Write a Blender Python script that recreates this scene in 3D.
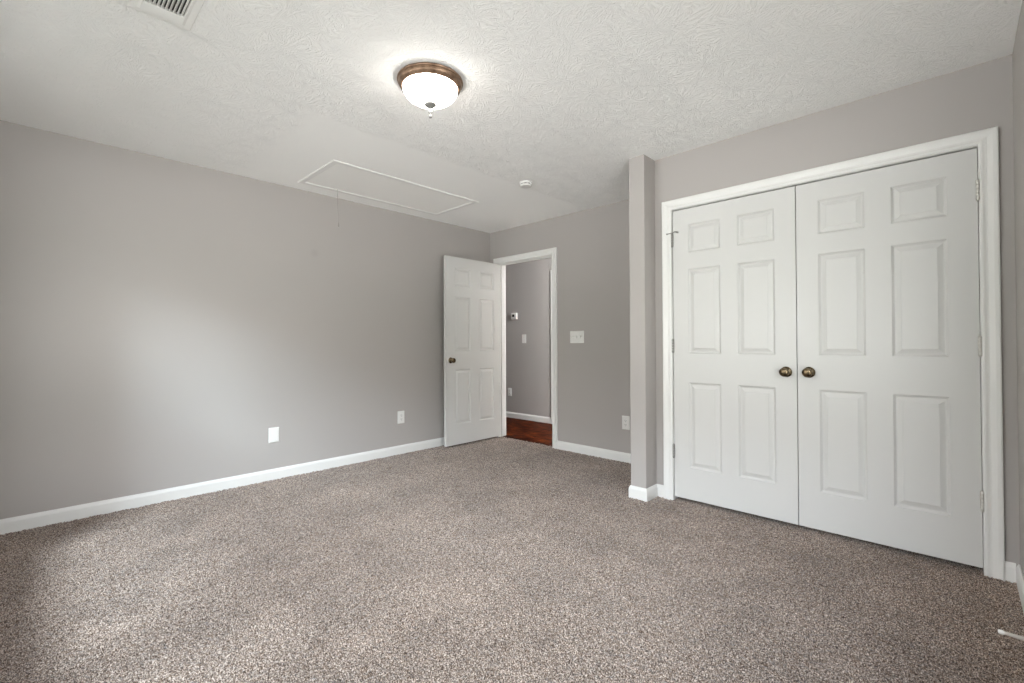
import bpy, bmesh, math, random
import numpy as np
from mathutils import Matrix, Vector

for o in list(bpy.data.objects):
    bpy.data.objects.remove(o, do_unlink=True)
S = bpy.context.scene
COL = S.collection
random.seed(7)

# ------------------------------------------------------------------ camera
F_PX, YAW, PITCH, ROLL = 462.5863, math.radians(43.9954), math.radians(0.5798), math.radians(0.2341)
CAM = Vector((0.0, 0.0, 1.1054))
fw = Vector((-math.sin(YAW), math.cos(YAW), 0)); rt = Vector((math.cos(YAW), math.sin(YAW), 0)); up = Vector((0, 0, 1))
f2 = fw * math.cos(PITCH) + up * math.sin(PITCH)
u1 = up * math.cos(PITCH) - fw * math.sin(PITCH)
r2 = rt * math.cos(ROLL) - u1 * math.sin(ROLL)
u2 = rt * math.sin(ROLL) + u1 * math.cos(ROLL)
cd = bpy.data.cameras.new('camera')
cd.sensor_fit = 'HORIZONTAL'; cd.sensor_width = 36.0
cd.lens = F_PX / 1024 * 36.0
cd.shift_y = -2.7881 / 1024
cd.clip_start = 0.02
cam = bpy.data.objects.new('camera', cd); COL.objects.link(cam)
cam.matrix_world = Matrix(((r2.x, u2.x, -f2.x, CAM.x), (r2.y, u2.y, -f2.y, CAM.y), (r2.z, u2.z, -f2.z, CAM.z), (0, 0, 0, 1)))
S.camera = cam

# ------------------------------------------------------------------ exposure, sky, daylight
S.view_settings.view_transform = 'Standard'
S.view_settings.look = 'None'
S.view_settings.gamma = 1.0
S.view_settings.use_curve_mapping = False
S.view_settings.exposure = 0.64
S.cycles.max_bounces = 14
S.cycles.diffuse_bounces = 10
S.cycles.use_denoising = True

w = bpy.data.worlds.new('sky'); S.world = w; w.use_nodes = True
bg = w.node_tree.nodes['Background']
bg.inputs['Strength'].default_value = 9.0
_tc = w.node_tree.nodes.new('ShaderNodeTexCoord'); _sp = w.node_tree.nodes.new('ShaderNodeSeparateXYZ')
_cr = w.node_tree.nodes.new('ShaderNodeValToRGB')
w.node_tree.links.new(_tc.outputs['Generated'], _sp.inputs[0])
_mr = w.node_tree.nodes.new('ShaderNodeMapRange'); _mr.inputs[1].default_value = -1.0; _mr.inputs[2].default_value = 1.0
w.node_tree.links.new(_sp.outputs[2], _mr.inputs[0]); w.node_tree.links.new(_mr.outputs[0], _cr.inputs[0])
_e = _cr.color_ramp.elements
_e[0].position = 0.25; _e[0].color = (0.10, 0.10, 0.09, 1)      # dark low band, shaped to keep the ceiling by the window dim
_e[1].position = 0.35; _e[1].color = (0.72, 0.74, 0.73, 1)      # added bright band below the horizon, lifts the far ceiling
for _p, _c in ((0.44, (0.72, 0.74, 0.73)), (0.465, (0.26, 0.28, 0.25)), (0.55, (0.26, 0.28, 0.26)),      # made-up dark band at the horizon, dims the closet doors
               (0.59, (0.70, 0.71, 0.71)), (0.67, (0.66, 0.68, 0.70)), (0.76, (0.10, 0.13, 0.17)), (1.0, (0.08, 0.11, 0.15))):
    _q = _e.new(_p); _q.color = (*_c, 1)
w.node_tree.links.new(_cr.outputs[0], bg.inputs['Color'])


def area_light(name, loc, target, sx, sy, power, color, spread=180):
    l = bpy.data.lights.new(name, 'AREA'); l.shape = 'RECTANGLE'; l.size = sx; l.size_y = sy
    l.energy = power; l.color = color; l.spread = math.radians(spread)
    o = bpy.data.objects.new(name, l); COL.objects.link(o); o.location = loc
    d = Vector(target) - Vector(loc)
    o.rotation_euler = d.to_track_quat('-Z', 'Y').to_euler()
    return o


# daylight falling through the double window in the wall behind the camera
area_light('window_daylight', (-0.55, -3.4, 3.9), (-2.2, -0.36, 1.2), 1.35, 1.35, 460, (0.74, 0.89, 1.0))
hl = bpy.data.lights.new('hall_lamp_light', 'POINT'); hl.energy = 260; hl.color = (0.95, 0.98, 1.0); hl.shadow_soft_size = 0.025
ho = bpy.data.objects.new('hall_lamp_light', hl); COL.objects.link(ho); ho.location = (-1.7, 3.99, 2.2)

# ------------------------------------------------------------------ room numbers (metres)
H = 2.44
XL, XR = -4.0684, 0.1926
YF, YC, YB = 3.8426, 3.155, -0.36
XP0, XP1, YP = -1.7078, -1.5895, 2.9972
YH = 4.97                     # hall wall
FT = 0.115                    # far wall thickness
BB, BT = 0.081, 0.013
DX0, DX1, DZ = -3.932, -3.112, 2.048   # hall doorway
CX0, CX1, CZ = -1.460, 0.0755, 2.046    # closet opening
WX0, WX1, WZ0, WZ1 = -3.22, -0.45, 0.45, 2.06
SY0, SY1, SZ0, SZ1 = 0.45, 2.15, 0.36, 2.08     # side window added in the right wall for fill light   # rear window


# ------------------------------------------------------------------ materials
def mat(name, color, rough=0.5, metal=0.0, spec=0.5):
    m = bpy.data.materials.new(name); m.use_nodes = True
    b = m.node_tree.nodes['Principled BSDF']
    b.inputs['Base Color'].default_value = (*color, 1)
    b.inputs['Roughness'].default_value = rough
    b.inputs['Metallic'].default_value = metal
    b.inputs['Specular IOR Level'].default_value = spec
    return m


class N:
    """tiny node helper"""
    def __init__(s, m):
        s.t = m.node_tree; s.n = s.t.nodes; s.b = s.n['Principled BSDF']

    def new(s, kind, **kw):
        x = s.n.new(kind)
        for k, v in kw.items():
            setattr(x, k, v)
        return x

    def link(s, a, b):
        s.t.links.new(a, b)

    def val(s, inp, v):
        if hasattr(v, 'is_output'):
            s.link(v, inp)
        else:
            inp.default_value = v

    def math(s, op, a, b=None, c=None):
        x = s.new('ShaderNodeMath', operation=op)
        s.val(x.inputs[0], a)
        if b is not None: s.val(x.inputs[1], b)
        if c is not None: s.val(x.inputs[2], c)
        return x.outputs[0]

    def vmath(s, op, a, b):
        x = s.new('ShaderNodeVectorMath', operation=op)
        s.val(x.inputs[0], a); s.val(x.inputs[1], b)
        return x.outputs[0]

    def pos(s):
        return s.new('ShaderNodeNewGeometry').outputs['Position']

    def noise(s, vec, scale, detail=2.0, rough=0.5):
        x = s.new('ShaderNodeTexNoise'); s.link(vec, x.inputs['Vector'])
        x.inputs['Scale'].default_value = scale; x.inputs['Detail'].default_value = detail
        x.inputs['Roughness'].default_value = rough
        return x.outputs['Fac']

    def ramp(s, fac, stops):
        x = s.new('ShaderNodeValToRGB'); s.link(fac, x.inputs[0])
        e = x.color_ramp.elements
        while len(e) < len(stops): e.new(0.5)
        for q, (p, c) in zip(e, stops):
            q.position = p; q.color = (*c, 1)
        return x.outputs[0]

    def rng(s, v, a, b, c, d, smooth=False):
        x = s.new('ShaderNodeMapRange')
        if smooth: x.interpolation_type = 'SMOOTHSTEP'
        s.link(v, x.inputs[0])
        for i, q in enumerate((a, b, c, d)): x.inputs[i + 1].default_value = q
        return x.outputs[0]

    def bump(s, height, strength, dist):
        x = s.new('ShaderNodeBump'); s.link(height, x.inputs['Height'])
        s.val(x.inputs['Strength'], strength); x.inputs['Distance'].default_value = dist
        s.link(x.outputs[0], s.b.inputs['Normal'])


WALL_COL = (0.38, 0.355, 0.336)


def wall_material(name, smudge=None):
    m = mat(name, WALL_COL, 0.62, spec=0.35)
    n = N(m); p = n.pos()
    n.bump(n.noise(p, 190, 2, .55), 0.10, 0.002)
    if smudge:
        d = n.new('ShaderNodeVectorMath', operation='DISTANCE')
        n.link(p, d.inputs[0]); d.inputs[1].default_value = smudge
        k = n.rng(d.outputs['Value'], 0.012, 0.05, 0.12, 0.0, True)
        x = n.new('ShaderNodeMix', data_type='RGBA')
        n.link(k, x.inputs[0]); x.inputs[6].default_value = (*WALL_COL, 1); x.inputs[7].default_value = (0.22, 0.20, 0.18, 1)
        n.link(x.outputs[2], n.b.inputs['Base Color'])
    return m


M_WALL = wall_material('greige_wall_paint')
M_WALL_L = wall_material('greige_wall_paint_smudged', (XL, 1.72, 1.905))
M_HALL = wall_material('hall_wall_paint')


def trim_material(name, color, rough=0.34):
    m = mat(name, color, rough, spec=0.45)
    n = N(m); n.bump(n.noise(n.pos(), 60, 3, .5), 0.03, 0.002)
    return m


M_TRIM = trim_material('white_trim_paint', (0.69, 0.682, 0.66))
M_DOOR = trim_material('white_door_paint', (0.56, 0.553, 0.536), 0.40)


def ceiling_material():
    m = mat('stomped_ceiling_texture', (0.90, 0.895, 0.88), 0.85, spec=0.2)
    n = N(m); p = n.pos()
    warp = n.new('ShaderNodeTexNoise'); n.link(p, warp.inputs['Vector']); warp.inputs['Scale'].default_value = 7
    wv = n.vmath('MULTIPLY', n.vmath('SUBTRACT', warp.outputs['Color'], (0.5, 0.5, 0.5)), (0.10, 0.10, 0.0))
    pw = n.vmath('ADD', p, wv)
    flat = n.vmath('MULTIPLY', pw, (1, 1, 0))
    total = None
    for off, sc in (((0, 0, 0), 5.2), ((3.71, 1.93, 0), 6.6)):
        q = n.vmath('ADD', flat, off)
        v = n.new('ShaderNodeTexVoronoi', voronoi_dimensions='2D', feature='F1')
        n.link(q, v.inputs['Vector']); v.inputs['Scale'].default_value = sc
        d = n.vmath('SUBTRACT', q, v.outputs['Position'])
        sep = n.new('ShaderNodeSeparateXYZ'); n.link(d, sep.inputs[0])
        ang = n.math('ARCTAN2', sep.outputs[1], sep.outputs[0])
        comb = n.new('ShaderNodeCombineXYZ')
        n.link(n.math('MULTIPLY', n.math('COSINE', ang), 3.0), comb.inputs[0])
        n.link(n.math('MULTIPLY', n.math('SINE', ang), 3.0), comb.inputs[1])
        r = n.math('MULTIPLY', v.outputs['Distance'], 0.75)
        sepc = n.new('ShaderNodeSeparateColor'); n.link(v.outputs['Color'], sepc.inputs[0])
        n.link(n.math('ADD', r, n.math('MULTIPLY', sepc.outputs[0], 31.0)), comb.inputs[2])
        st = n.noise(comb.outputs[0], 3.4, 3, .6)
        st = n.rng(st, 0.47, 0.62, 0, 1, True)
        fall = n.rng(v.outputs['Distance'], 0.0, 0.10, 0.25, 1.0)
        h = n.math('MULTIPLY', st, fall)
        total = h if total is None else n.math('MAXIMUM', total, h)
    total = n.math('ADD', total, n.math('MULTIPLY', n.noise(p, 70, 3, .6), 0.35))
    # the smoother skim-coated field round the hatch
    sp = n.new('ShaderNodeSeparateXYZ'); n.link(p, sp.inputs[0])
    wob = n.math('MULTIPLY', n.math('SUBTRACT', n.noise(p, 5, 2), 0.5), 0.06)
    mx = n.rng(n.math('ADD', sp.outputs[0], wob), -2.70, -2.62, 0, 1, True)
    my = n.rng(n.math('ADD', sp.outputs[1], wob), 1.02, 1.16, 1, 0, True)
    rough_mask = n.math('MAXIMUM', mx, my)
    near = n.rng(sp.outputs[0], -3.4, -2.2, 0.55, 1.0)       # lighter hand towards the left wall
    total = n.math('MULTIPLY', total, n.math('MULTIPLY', near, n.math('ADD', n.math('MULTIPLY', rough_mask, 0.93), 0.07)))
    ridge = n.math('MULTIPLY', rough_mask, 0.5)
    n.bump(n.math('ADD', total, ridge), 0.52, 0.006)
    return m


M_CEIL = ceiling_material()


def carpet_material():
    m = mat('brown_frieze_carpet', (0.3, 0.24, 0.2), 0.95, spec=0.1)
    n = N(m); p = n.pos()
    a = n.noise(p, 215, 3, .7)
    col = n.ramp(a, [(0.37, (0.018, 0.009, 0.005)), (0.455, (0.112, 0.068, 0.045)), (0.53, (0.272, 0.196, 0.150)), (0.62, (0.66, 0.55, 0.465))])
    big = n.noise(p, 2.6, 4, .6)
    k = n.rng(big, 0.32, 0.68, 0.80, 1.16)
    x = n.new('ShaderNodeMix', data_type='RGBA', blend_type='MULTIPLY'); x.inputs[0].default_value = 1
    n.link(col, x.inputs[6])
    cc = n.new('ShaderNodeCombineColor')
    for i in range(3): n.link(k, cc.inputs[i])
    n.link(cc.outputs[0], x.inputs[7])
    n.link(x.outputs[2], n.b.inputs['Base Color'])
    n.b.inputs['Sheen Weight'].default_value = 0.25
    n.b.inputs['Sheen Roughness'].default_value = 0.5
    return m


M_CARPET = carpet_material()


def wood_material():
    m = mat('dark_red_hall_floorboards', (0.15, 0.05, 0.03), 0.5, spec=0.02)
    n = N(m); p = n.pos()
    q = n.vmath('MULTIPLY', p, (1.2, 11.0, 1))
    br = n.new('ShaderNodeTexBrick'); n.link(n.vmath('MULTIPLY', p, (1.0, 1.0, 0)), br.inputs['Vector'])
    br.inputs['Scale'].default_value = 1.0
    br.inputs['Brick Width'].default_value = 0.9; br.inputs['Row Height'].default_value = 0.083
    br.inputs['Mortar Size'].default_value = 0.004
    br.inputs['Color1'].default_value = (0.70, 0.70, 0.70, 1); br.inputs['Color2'].default_value = (1.25, 1.25, 1.25, 1)
    br.inputs['Mortar'].default_value = (0.15, 0.15, 0.15, 1)
    g = n.noise(q, 4.5, 4, .6)
    col = n.ramp(g, [(0.43, (0.005, 0.0006, 0.0003)), (0.5, (0.034, 0.0042, 0.0012)), (0.58, (0.125, 0.027, 0.005))])
    x = n.new('ShaderNodeMix', data_type='RGBA', blend_type='MULTIPLY'); x.inputs[0].default_value = 1
    n.link(col, x.inputs[6]); n.link(br.outputs['Color'], x.inputs[7])
    n.link(x.outputs[2], n.b.inputs['Base Color'])
    return m


M_WOOD = wood_material()
M_PLASTIC = mat('white_plastic', (0.71, 0.70, 0.675), 0.35)
M_DARK = mat('dark_slot', (0.03, 0.03, 0.03), 0.6)
M_LCD = mat('dark_display', (0.02, 0.022, 0.022), 0.15)
M_HINGE = mat('satin_nickel', (0.30, 0.29, 0.275), 0.4, 0.8)
M_HINGE_P = mat('dulled_hinge_metal', (0.56, 0.54, 0.50), 0.45, 0.4)
M_STEEL = mat('spring_steel', (0.78, 0.75, 0.71), 0.4, 0.6)
M_RUBBER = mat('white_rubber', (0.86, 0.85, 0.82), 0.6)
M_CORD = mat('grey_pull_cord', (0.33, 0.31, 0.29), 0.8)
M_VENT = mat('white_register_paint', (0.80, 0.795, 0.775), 0.4)


def brass_material():
    m = mat('antique_brass', (0.2, 0.15, 0.08), 0.27, 0.95)
    n = N(m); tc = n.new('ShaderNodeTexCoord')
    g = n.noise(tc.outputs['Object'], 42, 3, .6)
    col = n.ramp(g, [(0.34, (0.035, 0.023, 0.013)), (0.52, (0.15, 0.11, 0.065)), (0.7, (0.31, 0.25, 0.16))])
    n.link(col, n.b.inputs['Base Color'])
    return m


M_BRASS = brass_material()


def bronze_wood_material():
    m = mat('brushed_copper_bronze', (0.36, 0.21, 0.11), 0.36, 0.6)
    n = N(m); tc = n.new('ShaderNodeTexCoord')
    g = n.noise(tc.outputs['Object'], 30, 3, .6)
    col = n.ramp(g, [(0.35, (0.15, 0.088, 0.054)), (0.65, (0.30, 0.195, 0.128))])
    n.link(col, n.b.inputs['Base Color'])
    return m


M_RING = bronze_wood_material()
M_SHADE = mat('lit_frosted_glass', (0.9, 0.88, 0.84), 0.3)
_b = M_SHADE.node_tree.nodes['Principled BSDF']
_b.inputs['Emission Color'].default_value = (1.0, 0.955, 0.89, 1)
_b.inputs['Emission Strength'].default_value = 15.0
M_FINIAL = mat('brushed_nickel_finial', (0.25, 0.245, 0.235), 0.35, 0.5)
M_GLASS = bpy.data.materials.new('window_glass'); M_GLASS.use_nodes = True
_t = M_GLASS.node_tree; _t.nodes.clear()
_o = _t.nodes.new('ShaderNodeOutputMaterial'); _mx = _t.nodes.new('ShaderNodeMixShader'); _mx.inputs[0].default_value = 0.06
_tr = _t.nodes.new('ShaderNodeBsdfTransparent'); _gl = _t.nodes.new('ShaderNodeBsdfGlossy'); _gl.inputs['Roughness'].default_value = 0.02
_t.links.new(_tr.outputs[0], _mx.inputs[1]); _t.links.new(_gl.outputs[0], _mx.inputs[2]); _t.links.new(_mx.outputs[0], _o.inputs[0])


# ------------------------------------------------------------------ mesh helpers
def box(bm, x0, x1, y0, y1, z0, z1, bevel=0.0):
    r = bmesh.ops.create_cube(bm, size=1.0)
    vs = r['verts']
    for v in vs:
        v.co = Vector(((x0 + x1) / 2 + v.co.x * (x1 - x0), (y0 + y1) / 2 + v.co.y * (y1 - y0), (z0 + z1) / 2 + v.co.z * (z1 - z0)))
    if bevel:
        es = list({e for v in vs for e in v.link_edges})
        bmesh.ops.bevel(bm, geom=es, offset=bevel, segments=2, affect='EDGES', profile=0.6)


def lathe(bm, prof, seg=48, cx=0, cy=0, axis='Z', origin=(0, 0, 0)):
    """prof: list of (radius, height); revolved about an axis through origin"""
    rings = []
    o = Vector(origin)

    def pt(r, h, a):
        c, s_ = r * math.cos(a), r * math.sin(a)
        if axis == 'Z': return o + Vector((c, s_, h))
        if axis == 'Y': return o + Vector((c, h, s_))
        return o + Vector((h, c, s_))
    for r, h in prof:
        if r < 1e-6:
            rings.append([bm.verts.new(pt(0, h, 0))])
        else:
            rings.append([bm.verts.new(pt(r, h, 2 * math.pi * i / seg)) for i in range(seg)])
    for A, B in zip(rings, rings[1:]):
        for i in range(seg):
            j = (i + 1) % seg
            if len(A) == 1 and len(B) == 1: continue
            if len(A) == 1: bm.faces.new((A[0], B[i], B[j]))
            elif len(B) == 1: bm.faces.new((A[i], B[0], A[j]))
            else: bm.faces.new((A[i], B[i], B[j], A[j]))


def tube(bm, pts, rad, seg=10):
    pts = [Vector(p) for p in pts]
    rings = []
    ref = Vector((0.13, 0.31, 0.94)).normalized()
    for i, p in enumerate(pts):
        t = (pts[min(i + 1, len(pts) - 1)] - pts[max(i - 1, 0)]).normalized()
        a = t.cross(ref)
        if a.length < 0.05: a = t.cross(Vector((1, 0, 0)))
        a.normalize(); b = t.cross(a).normalized()
        ref = a.cross(t)
        r = rad[i] if isinstance(rad, (list, tuple)) else rad
        rings.append([bm.verts.new(p + a * r * math.cos(2 * math.pi * k / seg) + b * r * math.sin(2 * math.pi * k / seg)) for k in range(seg)])
    for A, B in zip(rings, rings[1:]):
        for k in range(seg):
            bm.faces.new((A[k], A[(k + 1) % seg], B[(k + 1) % seg], B[k]))
    bm.faces.new(rings[0]); bm.faces.new(list(reversed(rings[-1])))


def sweep(bm, path, prof, to3d, side=1):
    """mitred sweep: path = 2-d points, prof = (distance off the path line, height) closed loop"""
    P = [Vector(p) for p in path]
    rings = []
    for i, p in enumerate(P):
        ds = []
        if i > 0: ds.append((P[i] - P[i - 1]).normalized())
        if i < len(P) - 1: ds.append((P[i + 1] - P[i]).normalized())
        ns = [Vector((-d.y, d.x)) * side for d in ds]
        m = ns[0] if len(ns) == 1 else (ns[0] + ns[1]) / (1 + ns[0].dot(ns[1]))
        rings.append([bm.verts.new(to3d(p + m * a, h)) for a, h in prof])
    k = len(prof)
    for A, B in zip(rings, rings[1:]):
        for i in range(k):
            j = (i + 1) % k
            bm.faces.new((A[i], A[j], B[j], B[i]))
    bm.faces.new(rings[0]); bm.faces.new(list(reversed(rings[-1])))


def obj(name, bm, m, parent=None, smooth=False, loc=None):
    bmesh.ops.recalc_face_normals(bm, faces=bm.faces)
    me = bpy.data.meshes.new(name)
    bm.to_mesh(me); bm.free()
    me.materials.append(m)
    o = bpy.data.objects.new(name, me); COL.objects.link(o)
    if smooth:
        for p in me.polygons: p.use_smooth = True
        try:
            me.set_sharp_from_angle(angle=math.radians(40))
        except Exception:
            pass
    if loc is not None: o.location = loc
    if parent is not None: o.parent = parent
    return o


def empty(name, loc, rz=0.0):
    o = bpy.data.objects.new(name, None); COL.objects.link(o)
    o.location = loc; o.rotation_euler = (0, 0, rz); o.empty_display_size = 0.05
    return o


def tag(o, label, cat=None, group=None, kind=None):
    o['label'] = label
    if cat: o['category'] = cat
    if group: o['group'] = group
    if kind: o['kind'] = kind
    return o


def structure(name, bm, m, label, cat):
    return tag(obj(name, bm, m), label, cat, kind='structure')


def copy_tree(o, parent=None):
    c = o.copy(); COL.objects.link(c)
    if parent is not None: c.parent = parent
    for ch in list(o.children): copy_tree(ch, c)
    return c


B = bmesh.new

# ------------------------------------------------------------------ shell
bm = B(); box(bm, XL - 0.12, XL, YB - 0.12, YF, -0.05, H)
structure('wall_left', bm, M_WALL_L, 'long plain greige wall on the left of the room', 'wall')

bm = B()
box(bm, XL - 0.12, DX0 - 0.018, YF, YF + FT, -0.05, H)
box(bm, DX1 + 0.018, XR + 0.12, YF, YF + FT, -0.05, H)
box(bm, DX0 - 0.018, DX1 + 0.018, YF, YF + FT, DZ + 0.018, H)
structure('wall_far', bm, M_WALL, 'greige far wall with the open hall doorway', 'wall')

bm = B()
box(bm, XP1, CX0 - 0.018, YC, YC + 0.115, -0.05, H)
box(bm, CX1 + 0.018, XR, YC, YC + 0.115, -0.05, H)
box(bm, CX0 - 0.018, CX1 + 0.018, YC, YC + 0.115, CZ + 0.018, H)
structure('wall_closet', bm, M_WALL, 'greige wall holding the double closet doors', 'wall')

bm = B(); box(bm, XP0, XP1, YP, YF, -0.05, H)
structure('wall_pier', bm, M_WALL, 'narrow greige wall end standing out beside the closet', 'wall')

bm = B()
box(bm, XR, XR + 0.12, YB - 0.12, SY0, -0.05, H)
box(bm, XR, XR + 0.12, SY1, YF, -0.05, H)
box(bm, XR, XR + 0.12, SY0, SY1, -0.05, SZ0)
box(bm, XR, XR + 0.12, SY0, SY1, SZ1, H)
structure('wall_right', bm, M_WALL, 'greige wall at the right edge of the picture', 'wall')

bm = B()
box(bm, XL, WX0, YB - 0.12, YB, -0.05, H)
box(bm, WX1, XR, YB - 0.12, YB, -0.05, H)
box(bm, WX0, WX1, YB - 0.12, YB, -0.05, WZ0)
box(bm, WX0, WX1, YB - 0.12, YB, WZ1, H)
structure('wall_rear', bm, M_WALL, 'greige wall with the window, behind the viewpoint', 'wall')

bm = B(); box(bm, XL - 0.12, XR + 0.12, YB - 0.12, YF + FT, H, H + 0.1)
structure('ceiling', bm, M_CEIL, 'white ceiling with stomped brush texture', 'ceiling')

# carpet: a fine field of tufts, each grid point at its own height
pitch = 0.0065
x0, x1, y0, y1 = XL - 0.02, XR + 0.02, YB - 0.02, YF + 0.05
nx, ny = int((x1 - x0) / pitch), int((y1 - y0) / pitch)
rs = np.random.RandomState(3)
gx, gy = np.meshgrid(np.linspace(x0, x1, nx), np.linspace(y0, y1, ny))
gz = rs.uniform(-0.0130, -0.0005, gx.shape)
inner = np.ones(gx.shape); inner[0] = inner[-1] = 0; inner[:, 0] = inner[:, -1] = 0
gx = gx + rs.uniform(-0.0024, 0.0024, gx.shape) * inner
gy = gy + rs.uniform(-0.0024, 0.0024, gx.shape) * inner
co = np.stack([gx, gy, gz], -1).reshape(-1, 3).astype(np.float32)
ii = np.arange(nx * ny).reshape(ny, nx)
quads = np.stack([ii[:-1, :-1], ii[:-1, 1:], ii[1:, 1:], ii[1:, :-1]], -1).reshape(-1, 4)
me = bpy.data.meshes.new('floor')
me.vertices.add(len(co)); me.vertices.foreach_set('co', co.ravel())
me.loops.add(quads.size); me.loops.foreach_set('vertex_index', quads.ravel().astype(np.int32))
me.polygons.add(len(quads))
me.polygons.foreach_set('loop_start', np.arange(0, quads.size, 4, dtype=np.int32))
me.update(calc_edges=True); me.validate()
me.materials.append(M_CARPET)
fl = bpy.data.objects.new('floor', me); COL.objects.link(fl)
tag(fl, 'flecked brown wall to wall carpet', 'carpet', kind='structure')

# hall beyond the doorway
HX0, HX1 = -6.3, -0.6
bm = B(); box(bm, HX0, HX1, YF + 0.052, YH, -0.05, -0.002)
structure('floor_hall', bm, M_WOOD, 'dark red brown wooden hall floor beyond the doorway', 'floor')
bm = B()
HD0, HD1, HDZ = -3.972, -3.19, 2.045
box(bm, HX0, HD0 - 0.018, YH, YH + 0.115, -0.05, H)
box(bm, HD1 + 0.018, HX1, YH, YH + 0.115, -0.05, H)
box(bm, HD0 - 0.018, HD1 + 0.018, YH, YH + 0.115, HDZ + 0.018, H)
structure('wall_hall', bm, M_HALL, 'greige hall wall seen through the doorway', 'wall')
bm = B(); box(bm, HX0 - 0.1, HX0, YF, YH + 0.115, -0.05, H)
box(bm, HX1, HX1 + 0.1, YF + FT, YH + 0.115, -0.05, H)
box(bm, HX0, XL - 0.12, YF, YF + FT, -0.05, H)
structure('wall_hall_end', bm, M_HALL, 'end walls closing the hall', 'wall')
bm = B(); box(bm, HX0 - 0.1, HX1 + 0.1, YF + FT, YH + 0.115, H, H + 0.1)
structure('ceiling_hall', bm, M_PLASTIC, 'plain white hall ceiling', 'ceiling')

# ------------------------------------------------------------------ baseboards
BASE = [(0, -0.02), (BT, -0.02), (BT, BB - 0.022), (BT - 0.003, BB - 0.012), (BT - 0.007, BB - 0.004), (BT - 0.009, BB), (0, BB)]


def baseboard(name, path, side, label):
    bm = B(); sweep(bm, path, BASE, lambda p, h: Vector((p.x, p.y, h)), side)
    return structure(name, bm, M_TRIM, label, 'baseboard')


CW = 0.066        # casing width
baseboard('baseboard_left', [(XL, YB), (XL, YF)], -1, 'white baseboard along the long left wall')
baseboard('baseboard_far', [(DX1 + 0.002 + CW, YF), (XP0 - BT, YF)], -1, 'white baseboard between the hall doorway and the wall end')
baseboard('baseboard_pier', [(XP0, YF), (XP0, YP), (XP1, YP), (XP1, YC), (CX0 - 0.002 - CW, YC)], -1 if False else 1 * -1, 'white baseboard wrapping the narrow wall end')
baseboard('baseboard_closet', [(CX1 + 0.002 + CW, YC), (XR - BT, YC)], -1, 'short white baseboard right of the closet casing')
baseboard('baseboard_right', [(XR, YC), (XR, YB)], -1, 'white baseboard along the right wall')
baseboard('baseboard_rear', [(XR - BT, YB), (XL + BT, YB)], -1, 'white baseboard under the window, behind the viewpoint')
baseboard('baseboard_hall', [(HX0, YH), (HD0 - 0.002 - CW, YH)], -1, 'white baseboard on the hall wall')

# ------------------------------------------------------------------ casings and jambs
CASE = [(0, 0), (0.0, 0.010), (0.004, 0.013), (0.012, 0.0135), (0.020, 0.011), (0.028, 0.0105), (0.038, 0.0145), (0.048, 0.018), (0.061, 0.0185), (CW, 0.016), (CW, 0)]


def casing(name, xa, xb, zt, y, label, zb=-0.01, jamb=(None, None), out=-1, closed=False):
    """mitred architrave round an opening in a y = const wall + jamb lining"""
    bm = B()
    a, b_, c = xa - 0.002, xb + 0.002, zt + 0.003
    if closed:
        pass
    sweep(bm, [(a, zb), (a, c), (b_, c), (b_, zb)], CASE, lambda p, h: Vector((p.x, y + out * h, p.y)), 1)
    ja, jb = jamb
    if ja is not None:
        box(bm, xa - 0.018, xa, ja, jb, zb, zt)
        box(bm, xb, xb + 0.018, ja, jb, zb, zt)
        box(bm, xa - 0.018, xb + 0.018, ja, jb, zt, zt + 0.018)
    return bm


bm = casing('trim_1', DX0, DX1, DZ, YF, '', jamb=(YF - 0.001, YF + FT + 0.001))
# hall-side casing, unseen, added to keep the hall lamp off the jamb
sweep(bm, [(DX0 - 0.002, -0.01), (DX0 - 0.002, DZ + 0.003), (DX1 + 0.002, DZ + 0.003), (DX1 + 0.002, -0.01)], CASE, lambda p, h: Vector((p.x, YF + FT + h, p.y)), 1)
# stop strips the door shuts against
box(bm, DX0, DX0 + 0.010, YF + 0.042, YF + 0.075, -0.01, DZ)
box(bm, DX1 - 0.010, DX1, YF + 0.042, YF + 0.075, -0.01, DZ)
box(bm, DX0, DX1, YF + 0.042, YF + 0.075, DZ - 0.010, DZ)
structure('trim_1', bm, M_TRIM, 'white casing and jamb round the open hall doorway', 'door casing')
bm = casing('trim_2', CX0, CX1, CZ, YC, '', jamb=(YC - 0.001, YC + 0.116))
structure('trim_2', bm, M_TRIM, 'white moulded casing round the double closet doors', 'door casing')
bm = casing('trim_3', HD0, HD1, HDZ, YH, '', jamb=(YH - 0.001, YH + 0.116))
structure('trim_3', bm, M_TRIM, 'white casing edge on the hall wall', 'door casing')


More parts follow.
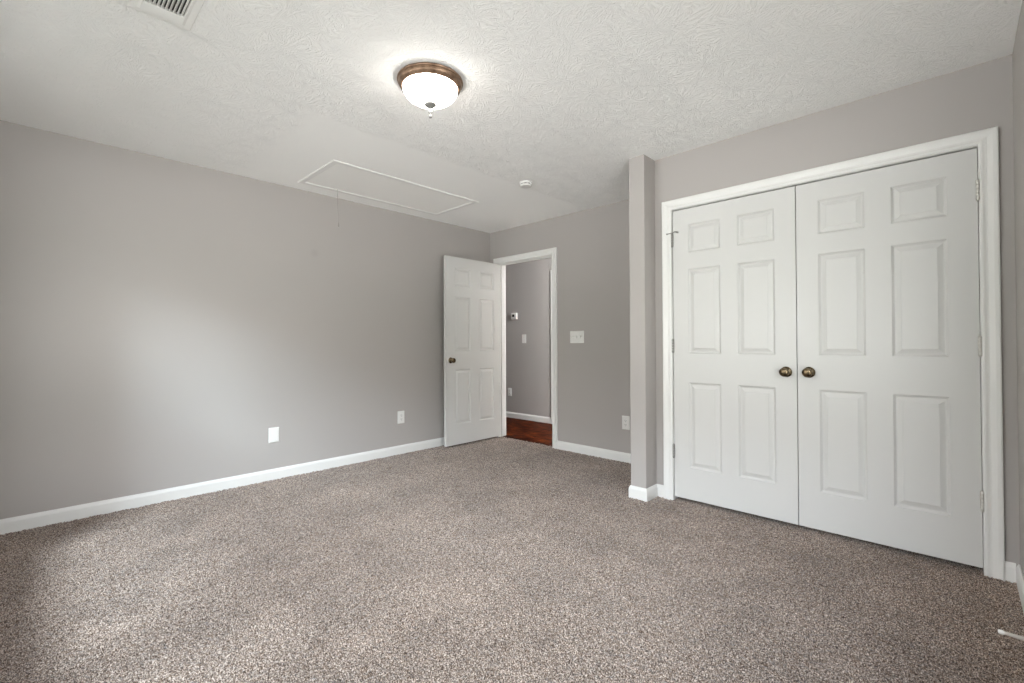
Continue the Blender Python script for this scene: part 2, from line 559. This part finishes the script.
# ------------------------------------------------------------------ six-panel doors
def panel_door(wd, ht, th, cols, rows):
    """local frame: x 0..wd, z 0..ht, front face at y=0, back at y=th"""
    bm = B()
    xs = sorted({0, wd, *[c for ab in cols for c in ab]})
    zs = sorted({0, ht, *[c for ab in rows for c in ab]})
    steps = [(0, 0), (0.003, 0.0030), (0.011, 0.0100), (0.017, 0.0100), (0.036, 0.0030), (0.038, 0.0012)]
    for face in (0, 1):
        Y = (lambda d: d) if face == 0 else (lambda d: th - d)
        for xa, xb in zip(xs, xs[1:]):
            for za, zb in zip(zs, zs[1:]):
                is_panel = any(abs(a - xa) < 1e-6 for a, _ in cols) and any(abs(a - za) < 1e-6 for a, _ in rows)
                if not is_panel:
                    bm.faces.new([bm.verts.new((x, Y(0), z)) for x, z in ((xa, za), (xb, za), (xb, zb), (xa, zb))])
                    continue
                prev = None
                for ins, d in steps:
                    ring = [bm.verts.new((x, Y(d), z)) for x, z in ((xa + ins, za + ins), (xb - ins, za + ins), (xb - ins, zb - ins), (xa + ins, zb - ins))]
                    if prev:
                        for k in range(4):
                            bm.faces.new((prev[k], prev[(k + 1) % 4], ring[(k + 1) % 4], ring[k]))
                    prev = ring
                bm.faces.new(prev)
    for a, b_ in (((0, 0), (wd, 0)), ((wd, 0), (wd, ht)), ((wd, ht), (0, ht)), ((0, ht), (0, 0))):
        bm.faces.new([bm.verts.new(v) for v in ((a[0], 0, a[1]), (b_[0], 0, b_[1]), (b_[0], th, b_[1]), (a[0], th, a[1]))])
    bmesh.ops.remove_doubles(bm, verts=bm.verts, dist=1e-5)
    return bm


ROWS = [(0.240 - 0.022, 0.830 - 0.022), (1.028 - 0.022, 1.617 - 0.022), (1.730 - 0.022, 1.928 - 0.022)]


def knob_mesh(sgn=-1, y=0.0):
    """round passage knob on a y = const face; sgn -1 stands out towards -y"""
    bm = B()
    prof = [(0, 0), (0.031, 0), (0.032, 0.003), (0.029, 0.007), (0.017, 0.010), (0.0125, 0.014), (0.0115, 0.026), (0.014, 0.031),
            (0.0215, 0.035), (0.0262, 0.042), (0.0275, 0.050), (0.0258, 0.057), (0.0200, 0.0625), (0.0110, 0.0655), (0, 0.0665)]
    lathe(bm, [(r, sgn * h) for r, h in prof], 40, axis='Y', origin=(0, y, 0))
    return bm


def hinge_mesh(hh=0.094, r=0.0085):
    """five-knuckle hinge barrel along z with slivers of both leaves; origin at its middle"""
    bm = B()
    n = 5; k = hh / n
    for i in range(n):
        z0 = -hh / 2 + i * k
        lathe(bm, [(0, z0 + 0.0005), (r * 0.92, z0 + 0.0005), (r, z0 + 0.0018), (r, z0 + k - 0.0018), (r * 0.92, z0 + k - 0.0005), (0, z0 + k - 0.0005)], 16)
    lathe(bm, [(0, hh / 2), (r * 0.85, hh / 2), (r * 0.7, hh / 2 + 0.003), (0, hh / 2 + 0.004)], 16)
    lathe(bm, [(0, -hh / 2 - 0.004), (r * 0.7, -hh / 2 - 0.003), (r * 0.85, -hh / 2), (0, -hh / 2)], 16)
    return bm


HZ = (1.832, 1.083, 0.342)
DW = 0.760
CCOLS = [(0.108, 0.324), (0.431, 0.647)]
DZ0, DHT = 0.022, 2.016
DFY = YC + 0.003          # door face

d2 = obj('door_2', panel_door(DW, DHT, 0.035, CCOLS, ROWS), M_DOOR, loc=(-1.4550, DFY, DZ0))
tag(d2, 'white six panel closet door on the left of the pair', 'door', kind='structure')
d3 = obj('door_3', panel_door(DW + 0.0035, DHT, 0.035, [(0.109, 0.327), (0.438, 0.656)], ROWS), M_DOOR, loc=(-0.6905, DFY, DZ0))
tag(d3, 'white six panel closet door on the right of the pair', 'door', kind='structure')
tag(obj('knob', knob_mesh(), M_BRASS, d2, True, (DW - 0.055, 0, 0.927 - DZ0)), 'antique brass knob')
tag(obj('knob', knob_mesh(), M_BRASS, d3, True, (0.059, 0, 0.929 - DZ0)), 'antique brass knob')
for z in HZ:
    tag(obj('hinge', hinge_mesh(), M_HINGE, d2, True, (-0.0015, -0.0090, z - DZ0)), 'satin nickel hinge')
    tag(obj('hinge', hinge_mesh(), M_HINGE_P, d3, True, (DW + 0.0047, -0.0090, z - DZ0)), 'dulled grey hinge')
top_hinge = [c for c in d2.children if c.name.startswith('hinge')][0]
bm = B()
lathe(bm, [(0, 0.047), (0.0085, 0.047), (0.0085, 0.052), (0, 0.052)], 16)
tube(bm, [(-0.004, -0.004, 0.0495), (-0.018, -0.010, 0.0485), (-0.034, -0.008, 0.0475)], 0.0036)
lathe(bm, [(0, 0), (0.0065, 0), (0.0065, -0.004), (0, -0.004)], 14, axis='Y', origin=(-0.034, -0.006, 0.0475))
tube(bm, [(0.004, -0.004, 0.0505), (0.020, -0.016, 0.0515), (0.040, -0.021, 0.0525)], 0.0036)
tube(bm, [(0.028, -0.028, 0.0525), (0.040, -0.008, 0.0515)], 0.0048)
lathe(bm, [(0, -0.001), (0.0075, -0.001), (0.0075, -0.007), (0, -0.007)], 14, axis='Y', origin=(0.041, 0.0, 0.0505))
tag(obj('hinge_pin_stop', bm, M_HINGE, top_hinge, True), 'grey metal hinge pin door stop with two arms')

# hall door, swung open 90 degrees against the left wall
OW = 0.806
OCOLS = [(0.106, 0.329), (0.462, 0.685)]
# local x runs from the hinge edge to the free edge
d1 = obj('door_1', panel_door(OW, 2.022, 0.035, OCOLS, ROWS), M_DOOR)
d1.location = (-3.9315, YF - 0.006, 0.018); d1.rotation_euler = (0, 0, -math.pi / 2)
tag(d1, 'white six panel hall door standing open near the left wall', 'door', kind='structure')
kz = 0.927 - 0.018
obj('knob', knob_mesh(1), M_BRASS, d1, True, (OW - 0.062, 0.035, kz))
for c in d1.children: tag(c, 'antique brass knob')
bm = B(); box(bm, OW - 0.0005, OW + 0.0012, 0.006, 0.029, kz - 0.028, kz + 0.028, 0.0004)
tag(obj('latch', bm, M_HINGE_P, d1), 'dull metal latch plate on the door edge')
for z in HZ:
    tag(obj('hinge', hinge_mesh(), M_HINGE_P, d1, True, (-0.002, 0.0 if False else -0.006, z - 0.018)), 'dulled grey hinge')

# closed door in the hall
d4 = obj('door_4', panel_door(HD1 - HD0 - 0.008, 2.02, 0.035, CCOLS, ROWS), M_DOOR, loc=(HD0 + 0.004, YH + 0.004, 0.018))
tag(d4, 'white door at the right of the hall wall, hidden behind the doorway jamb', 'door', kind='structure')

# ------------------------------------------------------------------ rear window (behind the viewpoint)
bm = B()
sweep(bm, [(WX0 - 0.004, WZ0), (WX0 - 0.004, WZ1 + 0.004), (WX1 + 0.004, WZ1 + 0.004), (WX1 + 0.004, WZ0)], CASE, lambda p, h: Vector((p.x, YB + h, p.y)), 1)
structure('trim_4', bm, M_TRIM, 'white casing round the rear window', 'window casing')
bm = B(); xm = (WX0 + WX1) / 2
for a, b_ in ((WX0, WX0 + 0.04), (xm - 0.018, xm + 0.018), (WX1 - 0.04, WX1)):
    box(bm, a, b_, YB - 0.10, YB - 0.03, WZ0, WZ1)
for za, zb in ((WZ0, WZ0 + 0.045), (WZ1 - 0.04, WZ1), ((WZ0 + WZ1) / 2 - 0.02, (WZ0 + WZ1) / 2 + 0.02)):
    box(bm, WX0, xm - 0.018, YB - 0.095, YB - 0.035, za, zb)
    box(bm, xm + 0.018, WX1, YB - 0.095, YB - 0.035, za, zb)
win = structure('window_1', bm, M_TRIM, 'white double window behind the viewpoint', 'window')
for a, b_ in ((WX0 + 0.04, xm - 0.018), (xm + 0.018, WX1 - 0.04)):
    bm = B(); box(bm, a, b_, YB - 0.067, YB - 0.063, WZ0 + 0.045, WZ1 - 0.04)
    obj('pane', bm, M_GLASS, win)
bm = B(); box(bm, WX0 - 0.09, WX1 + 0.09, YB - 0.03, YB + 0.035, WZ0 - 0.022, WZ0, 0.004)
obj('window_sill', bm, M_TRIM, win)

# unseen side window, added to let fill light in through the right wall
bm = B()
sweep(bm, [(SY0 - 0.004, SZ0), (SY0 - 0.004, SZ1 + 0.004), (SY1 + 0.004, SZ1 + 0.004), (SY1 + 0.004, SZ0)], CASE, lambda p, h: Vector((XR - h, p.x, p.y)), 1)
structure('trim_5', bm, M_TRIM, 'white casing round the added side window', 'window casing')
bm = B(); ym = (SY0 + SY1) / 2
for a, b_ in ((SY0, SY0 + 0.04), (ym - 0.02, ym + 0.02), (SY1 - 0.04, SY1)):
    box(bm, XR + 0.03, XR + 0.10, a, b_, SZ0, SZ1)
for za, zb in ((SZ0, SZ0 + 0.045), (SZ1 - 0.04, SZ1)):
    box(bm, XR + 0.035, XR + 0.095, SY0, SY1, za, zb)
fill_win = structure('fill_window', bm, M_TRIM, 'white side window added unseen in the right wall for fill light', 'window')
bm = B(); box(bm, XR + 0.063, XR + 0.067, SY0 + 0.04, SY1 - 0.04, SZ0 + 0.045, SZ1 - 0.04)
obj('pane', bm, M_GLASS, fill_win)
bm = B(); box(bm, XR - 0.035, XR + 0.03, SY0 - 0.09, SY1 + 0.09, SZ0 - 0.022, SZ0, 0.004)
obj('window_sill', bm, M_TRIM, fill_win)

# ------------------------------------------------------------------ ceiling light
LX, LY = -1.917, 1.396
lt = empty('ceiling_light', (LX, LY, H))
tag(lt, 'flush dome ceiling light with bronze ring and glowing frosted shade', 'ceiling light')
bm = B()
lathe(bm, [(0, 0), (0.158, 0), (0.1635, -0.003), (0.1655, -0.008), (0.1635, -0.013), (0.159, -0.015), (0.1585, -0.018), (0.1575, -0.026), (0.153, -0.033), (0.148, -0.036),
           (0.146, -0.039), (0.141, -0.042), (0.136, -0.041), (0.136, -0.030), (0, -0.030)], 72)
tag(obj('base_ring', bm, M_RING, lt, True), 'brushed copper bronze ring')
bm = B()
R_, D_ = 0.1375, 0.078
prof = [(0.132, -0.034)] + [(R_ * math.cos(t), -0.040 - (D_ + 0.002) * math.sin(t)) for t in [i * math.pi / 2 / 14 for i in range(14)]] + [(0, -0.042 - D_)]
lathe(bm, prof, 64)
tag(obj('glass_shade', bm, M_SHADE, lt, True), 'glowing white frosted glass bowl')
bm = B(); zt = -0.042 - D_
lathe(bm, [(0, zt + 0.004), (0.029, zt + 0.002), (0.031, zt - 0.002), (0.029, zt - 0.006), (0.020, zt - 0.013), (0.010, zt - 0.018), (0.007, zt - 0.024), (0.0065, zt - 0.034),
           (0.0095, zt - 0.039), (0.0095, zt - 0.044), (0.006, zt - 0.049), (0.0055, zt - 0.056), (0.0085, zt - 0.061), (0.0075, zt - 0.067), (0, zt - 0.071)], 28)
tag(obj('finial', bm, M_FINIAL, lt, True), 'small nickel finial')

# ------------------------------------------------------------------ attic hatch with pull cord
hx0, hx1, hy0, hy1 = -3.895, -3.238, 1.504, 2.912
ht = empty('attic_hatch', ((hx0 + hx1) / 2, (hy0 + hy1) / 2, H))
tag(ht, 'rectangular white attic hatch in the ceiling near the left wall', 'attic hatch')
bm = B()
prof = [(0, 0), (0, -0.003), (0.006, -0.0065), (0.040, -0.0065), (0.048, -0.003), (0.048, 0)]
cx, cy = (hx0 + hx1) / 2, (hy0 + hy1) / 2
rings = []
for sx, sy in ((-1, -1), (1, -1), (1, 1), (-1, 1)):
    X, Y = (hx1 - hx0) / 2, (hy1 - hy0) / 2
    rings.append([bm.verts.new((sx * (X - a), sy * (Y - a), h)) for a, h in prof])
for i in range(4):
    A, Bq = rings[i], rings[(i + 1) % 4]
    for k in range(len(prof) - 1):
        bm.faces.new((A[k], A[k + 1], Bq[k + 1], Bq[k]))
obj('frame', bm, mat('white_hatch_trim', (0.80, 0.795, 0.778), 0.6), ht)
bm = B(); box(bm, -(hx1 - hx0) / 2 + 0.05, (hx1 - hx0) / 2 - 0.05, -(hy1 - hy0) / 2 + 0.05, (hy1 - hy0) / 2 - 0.05, -0.002, 0.001)
obj('panel', bm, mat('white_hatch_panel', (0.88, 0.872, 0.85), 0.7), ht)
bm = B()
cpx, cpy = -3.835 - cx, 1.815 - cy
tube(bm, [(cpx, cpy, -0.002), (cpx, cpy + 0.002, -0.10), (cpx + 0.002, cpy + 0.006, -0.20), (cpx, cpy + 0.012, -0.29)], 0.0017, 8)
cord = obj('pull_cord', bm, M_CORD, ht, True)
bm = B()
lathe(bm, [(0, -0.285), (0.004, -0.287), (0.0055, -0.295), (0.007, -0.315), (0.005, -0.322), (0, -0.324)], 14, origin=(cpx, cpy + 0.012, 0))
obj('cord_knob', bm, M_CORD, cord, True)

# ------------------------------------------------------------------ smoke detector
sd = empty('smoke_detector', (-2.572, 2.838, H))
tag(sd, 'small round white smoke detector on the ceiling', 'smoke detector')
bm = B(); lathe(bm, [(0, 0), (0.052, 0), (0.053, -0.004), (0.053, -0.012), (0.050, -0.014), (0, -0.014)], 40)
obj('mounting_base', bm, M_PLASTIC, sd, True)
bm = B(); lathe(bm, [(0, -0.014), (0.044, -0.014), (0.044, -0.020), (0, -0.020)], 40)
tag(obj('vent_band', bm, M_DARK, sd, True), 'dark slotted band')
bm = B()
for i in range(8):
    a = i * math.pi / 4 + 0.25
    box(bm, 0.046 * math.cos(a) - 0.005, 0.046 * math.cos(a) + 0.005, 0.046 * math.sin(a) - 0.005, 0.046 * math.sin(a) + 0.005, -0.021, -0.013)
lathe(bm, [(0, -0.020), (0.048, -0.020), (0.049, -0.023), (0.048, -0.029), (0.043, -0.034), (0.030, -0.036), (0, -0.037)], 40)
obj('cover', bm, M_PLASTIC, sd, True)

# ------------------------------------------------------------------ ceiling register
vx0, vx1, vy0, vy1 = -2.335, -1.975, 0.250, 0.458
vt = empty('ceiling_vent', ((vx0 + vx1) / 2, (vy0 + vy1) / 2, H))
tag(vt, 'white slatted air register in the ceiling', 'vent')
vw, vd = (vx1 - vx0) / 2, (vy1 - vy0) / 2
bm = B()
ex, ey = 0.094, 0.040       # margin widths: ends, sides
prof = [(0, 0), (0, -0.003), (0.004, -0.005), (0.030, -0.007)]
loops = []
for k, (ax, ay, h) in enumerate([(0, 0, 0), (0, 0, -0.003), (0.004, 0.004, -0.006), (0.030, 0.026, -0.008), (0.036, 0.036, -0.0125), (ex - 0.006, ey - 0.002, -0.0125), (ex, ey, -0.011), (ex, ey, 0)]):
    loops.append([bm.verts.new((sx * (vw - ax), sy * (vd - ay), h)) for sx, sy in ((-1, -1), (1, -1), (1, 1), (-1, 1))])
for A, Bq in zip(loops, loops[1:]):
    for k in range(4):
        bm.faces.new((A[k], A[(k + 1) % 4], Bq[(k + 1) % 4], Bq[k]))
obj('frame', bm, M_VENT, vt)
bm = B(); box(bm, -vw + ex, vw - ex, -vd + ey, vd - ey, -0.0016, -0.0004)
tag(obj('duct_opening', bm, M_DARK, vt), 'dark opening behind the slats')
ns = 10
for i in range(ns):
    yy = -vd + ey + (i + 0.5) * (2 * (vd - ey)) / ns
    bm = B()
    vs = [bm.verts.new(v) for v in ((-vw + ex, yy - 0.0055, -0.0115), (vw - ex, yy - 0.0055, -0.0115), (vw - ex, yy + 0.0030, -0.0030), (-vw + ex, yy + 0.0030, -0.0030))]
    f = bm.faces.new(vs)
    r = bmesh.ops.extrude_face_region(bm, geom=[f])
    for v in [g for g in r['geom'] if isinstance(g, bmesh.types.BMVert)]: v.co += Vector((0, 0.0012, -0.0010))
    obj('slat', bm, M_VENT, vt)


# ------------------------------------------------------------------ wall plates
def plate(name, wd, hh, loc, rz, label, cat, kind='duplex', gangs=1, group=None):
    """local: plate lies in x-z, stands out towards -y, back on the wall at y = 0"""
    e = empty(name, loc, rz); tag(e, label, cat, group)
    bm = B()
    L = []
    for ins, d in ((0, 0), (0, -0.002), (0.002, -0.0045), (0.006, -0.006)):
        L.append([bm.verts.new((sx * (wd / 2 - ins), d, sz * (hh / 2 - ins))) for sx, sz in ((-1, -1), (1, -1), (1, 1), (-1, 1))])
    for A, Bq in zip(L, L[1:]):
        for k in range(4): bm.faces.new((A[k], A[(k + 1) % 4], Bq[(k + 1) % 4], Bq[k]))
    bm.faces.new(L[-1]); bm.faces.new(L[0])
    obj('cover_plate', bm, M_PLASTIC, e)

    def screw(x, z):
        bm = B(); lathe(bm, [(0, -0.0060), (0.0034, -0.0060), (0.0030, -0.0072), (0, -0.0076)], 12, axis='Y', origin=(x, 0, z))
        obj('screw', bm, M_PLASTIC, e, True)
    if kind == 'duplex':
        for s in (-1, 1):
            bm = B(); box(bm, -0.0165, 0.0165, -0.0085, -0.006, s * 0.0195 - 0.0145, s * 0.0195 + 0.0145, 0.002)
            r = obj('receptacle', bm, M_PLASTIC, e)
            bm = B()
            box(bm, -0.0075, -0.0050, -0.0090, -0.0080, s * 0.0195 - 0.002, s * 0.0195 + 0.008)
            box(bm, 0.0050, 0.0075, -0.0090, -0.0080, s * 0.0195 - 0.002, s * 0.0195 + 0.007)
            lathe(bm, [(0, -0.0080), (0.0028, -0.0080), (0.0028, -0.0090), (0, -0.0090)], 12, axis='Y', origin=(0, 0, s * 0.0195 - 0.0085))
            tag(obj('slots', bm, M_DARK, r), 'dark plug slots')
        screw(0, 0)
    elif kind == 'toggle':
        for g in range(gangs):
            x = (g - (gangs - 1) / 2) * 0.046
            bm = B(); box(bm, x - 0.0052, x + 0.0052, -0.0068, -0.006, -0.0125, 0.0125)
            tag(obj('toggle_slot', bm, mat('shaded_slot', (0.45, 0.44, 0.42), 0.6), e), 'grey slot round the toggle')
            bm = B()
            vs0 = [(x - 0.0045, -0.0062, -0.007), (x + 0.0045, -0.0062, -0.007), (x + 0.0045, -0.0062, 0.009), (x - 0.0045, -0.0062, 0.009)]
            up_ = 1 if g != 0 else -1
            vs1 = [(x - 0.0035, -0.017, up_ * 0.008 - 0.003), (x + 0.0035, -0.017, up_ * 0.008 - 0.003), (x + 0.0035, -0.017, up_ * 0.008 + 0.003), (x - 0.0035, -0.017, up_ * 0.008 + 0.003)]
            a = [bm.verts.new(v) for v in vs0]; b_ = [bm.verts.new(v) for v in vs1]
            for k in range(4): bm.faces.new((a[k], a[(k + 1) % 4], b_[(k + 1) % 4], b_[k]))
            bm.faces.new(a); bm.faces.new(b_)
            obj('toggle', bm, M_PLASTIC, e)
            for s in (-1, 1): screw(x, s * 0.030)
    else:
        for s in (-1, 1): screw(0, s * 0.030)
    return e


HALF = math.pi / 2
plate('blank_wall_plate', 0.081, 0.123, (XL, 1.3835, 0.3585), HALF, 'plain white cover plate low on the left wall, nearer the viewpoint', 'wall plate', 'blank')
plate('wall_outlet', 0.078, 0.125, (XL, 2.591, 0.363), HALF, 'white duplex outlet on the left wall, nearer the open door', 'outlet')
plate('wall_outlet', 0.080, 0.127, (-2.2375, YF, 0.3615), 0, 'white duplex outlet on the far wall beside the narrow wall end', 'outlet')
plate('light_switch', 0.170, 0.124, (-2.791, YF, 1.168), 0, 'wide white three toggle light switch on the far wall', 'light switch', 'toggle', 3)
plate('light_switch', 0.076, 0.124, (-4.553, YH, 1.172), 0, 'single white toggle switch on the hall wall seen through the doorway', 'light switch', 'toggle', 1)
plate('wall_outlet', 0.076, 0.118, (-4.846, YH, 0.377), 0, 'white duplex outlet low on the hall wall seen through the doorway', 'outlet')

th = empty('thermostat', (-4.738, YH, 1.507))
tag(th, 'small white square thermostat on the hall wall', 'thermostat')
bm = B(); box(bm, -0.058, 0.058, -0.006, 0, -0.050, 0.050, 0.002); obj('back_plate', bm, M_PLASTIC, th)
bm = B(); box(bm, -0.052, 0.052, -0.030, -0.006, -0.045, 0.045, 0.006); obj('housing', bm, M_PLASTIC, th)
bm = B(); box(bm, -0.026, 0.016, -0.0312, -0.0295, -0.010, 0.026, 0.0006)
tag(obj('display', bm, M_LCD, th), 'dark display window')

# ------------------------------------------------------------------ spring door stop on the right baseboard
sx_, sy_, sz_ = XR - BT, 2.470, 0.040
ds = empty('door_stop', (sx_, sy_, sz_))
tag(ds, 'metal spring door stop with white rubber tip on the right baseboard', 'door stop')
bm = B(); lathe(bm, [(0, 0), (0.011, 0), (0.011, -0.004), (0.006, -0.007), (0, -0.007)], 20, axis='X')
obj('mount', bm, M_STEEL, ds, True)
pts = []
turns, n_ = 22, 22 * 12
for i in range(n_ + 1):
    t = i / n_
    a = 2 * math.pi * turns * t
    rr = 0.0062 - 0.0014 * t
    pts.append((-0.006 - 0.068 * t, rr * math.cos(a), rr * math.sin(a)))
bm = B(); tube(bm, pts, 0.0017, 6); obj('spring', bm, M_STEEL, ds, True)
bm = B(); lathe(bm, [(0, -0.070), (0.0068, -0.070), (0.0078, -0.074), (0.0078, -0.082), (0.0060, -0.086), (0, -0.087)], 20, axis='X')
tag(obj('rubber_tip', bm, M_RUBBER, ds, True), 'white rubber tip')
